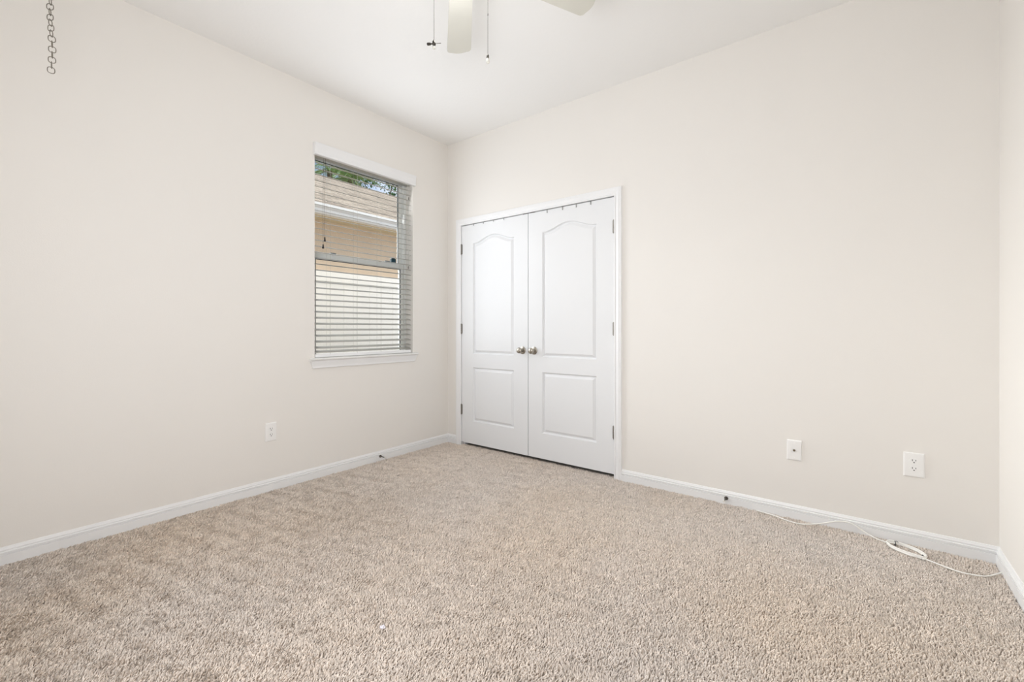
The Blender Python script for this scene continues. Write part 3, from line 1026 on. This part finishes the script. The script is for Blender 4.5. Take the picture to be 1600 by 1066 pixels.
ho = empty('neighbour_house', (-5.5, 1, GZ))
tag(ho, 'tan stucco house with a shingle roof beyond the fence', 'house')
hx, hy0, hy1 = -3.05, -6.0, 12.0
MB().box(-10.4, hx, hy0, hy1, GZ, 2.70).build('stucco_wall', M_stucco, ho)
ex, ez, rx, rz = -2.68, 2.80, -9.5, 5.66
b = MB()
b.add([(ex, hy0 - .4, ez), (rx, hy0 - .4, rz), (rx, hy1 + .4, rz), (ex, hy1 + .4, ez), (ex, hy0 - .4, ez - .05), (rx, hy0 - .4, rz - .05), (rx, hy1 + .4, rz - .05), (ex, hy1 + .4, ez - .05)],
      [(0, 1, 2, 3), (4, 5, 6, 7), (0, 3, 7, 4), (1, 2, 6, 5), (0, 1, 5, 4), (3, 2, 6, 7)])
b.add([(-10.8, hy0 - .4, 5.11), (rx, hy0 - .4, rz), (rx, hy1 + .4, rz), (-10.8, hy1 + .4, 5.11)], [(0, 1, 2, 3)])
b.build('roof', M_shingle, ho)
gp = [(ex + 0.005, 2.645), (ex + 0.055, 2.645), (ex + 0.075, 2.675), (ex + 0.085, 2.705), (ex + 0.110, 2.735), (ex + 0.115, 2.775), (ex + 0.105, 2.775), (ex + 0.10, 2.740), (ex + 0.005, 2.680)]
k = len(gp)
vs = [(x, hy0 - .4, z) for x, z in gp] + [(x, hy1 + .4, z) for x, z in gp]
MB().add(vs, [(i, (i + 1) % k, k + (i + 1) % k, k + i) for i in range(k)] + [tuple(range(k)), tuple(range(k, 2 * k))]).build('gutter', M_fascia, ho)
MB().box(ex - 0.02, ex + 0.005, hy0 - .4, hy1 + .4, 2.64, 2.80).build('fascia', M_fascia, ho)
MB().box(hx - 0.02, ex - 0.02, hy0 - .4, hy1 + .4, 2.655, 2.67).build('soffit', M_soffit, ho)


def leaf(mb, c, d, up, ln, wd, droop):
    d = d.normalized()
    s = d.cross(up)
    s = s.normalized() if s.length > 1e-4 else Vector((1, 0, 0))
    p1 = c + d * ln * 0.5 - Vector((0, 0, droop * 0.3 * ln))
    p2 = c + d * ln - Vector((0, 0, droop * ln))
    mb.add([c, p1 + s * wd, p1 - Vector((0, 0, wd * 0.3)), p1 - s * wd, p2], [(0, 1, 2), (0, 2, 3), (1, 4, 2), (2, 4, 3)])


def broad_tree(base, h, rad, n, m, label, seed, zsq=0.8):
    r = random.Random(seed)
    root = empty('tree', base)
    tag(root, label, 'tree')
    b0 = Vector(base)
    tk = MB().tube([b0, b0 + Vector((0.1, 0.05, h * .3)), b0 + Vector((0.0, 0.1, h * .62))], [0.16, 0.12, 0.07], 10)
    cl = []
    for i in range(11):
        a = r.uniform(0, 2 * PI)
        q = Vector((math.cos(a) * rad * r.uniform(.2, .75), math.sin(a) * rad * r.uniform(.2, .75), h * r.uniform(.55, .9)))
        cl.append(b0 + q)
        tk.tube([b0 + Vector((0, .05, h * .45)), b0 + q * 0.6 + Vector((0, 0, h * .25)), b0 + q], [0.05, 0.03, 0.012], 6)
    tk.build('trunk', M_bark, root, smooth=50)
    lf = MB()
    for i in range(n):
        c = r.choice(cl)
        v_ = Vector((r.gauss(0, 1), r.gauss(0, 1), r.gauss(0, zsq))).normalized() * rad * 0.5 * r.uniform(.35, 1.05)
        leaf(lf, c + v_, Vector((r.gauss(0, 1), r.gauss(0, 1), r.gauss(0, .6))), Vector((r.gauss(0, .4), r.gauss(0, .4), 1)), r.uniform(.10, .2), r.uniform(.03, .055), r.uniform(0, .6))
    lf.build('crown', m, root)


def palm(base, h, nf, fl, label, seed):
    r = random.Random(seed)
    root = empty('palm_tree', base)
    tag(root, label, 'palm tree')
    b0 = Vector(base)
    tk = MB().tube(smooth_path([b0, b0 + Vector((.08, 0, h * .4)), b0 + Vector((0, .1, h))], 6), 0.13, 10)
    tk.build('trunk', M_bark, root, smooth=50)
    c = b0 + Vector((0, .1, h))
    fr = MB()
    for i in range(nf):
        a = 2 * PI * i / nf + r.uniform(-.2, .2)
        el = r.uniform(-0.1, 1.25)
        d = Vector((math.cos(a) * math.cos(el), math.sin(a) * math.cos(el), math.sin(el)))
        L = fl * r.uniform(.8, 1.1)
        pts = [c + d * L * t_ - Vector((0, 0, 0.55 * L * t_ * t_)) for t_ in [j / 16 for j in range(17)]]
        fr.tube(pts, [0.022 * (1 - .8 * j / 16) for j in range(17)], 5)
        for j in range(3, 17):
            tdir = (pts[j] - pts[j - 1]).normalized()
            sd = tdir.cross(Vector((0, 0, 1)))
            sd = sd.normalized() if sd.length > 1e-3 else Vector((1, 0, 0))
            for sgn in (-1, 1):
                for e in (0, .5):
                    leaf(fr, pts[j] - tdir * e * L / 16, sd * sgn * 0.8 + tdir * 0.6 + Vector((0, 0, .25)), Vector((0, 0, 1)), L * .30 * (1 - .5 * abs(j - 9) / 9), 0.013, .35)
    fr.build('fronds', M_leaf_palm, root)


palm((-13.5, 7.4, GZ), 7.35, 30, 1.3, 'pale green palm behind the shingle roof, at the middle of the window top', 3)
palm((-19.5, 9.9, GZ), 9.75, 26, 1.4, 'pale feathery palm behind the roof, at the corner under the valance end', 8)
broad_tree((-16.6, 11.2, GZ), 10.2, 1.6, 5200, M_leaf_dark, 'dark green tree behind the roof, below the right half of the valance', 21)
broad_tree((-22.0, 13.3, GZ), 12.6, 1.8, 3000, M_leaf_mid, 'light green tree far behind the roof', 33)
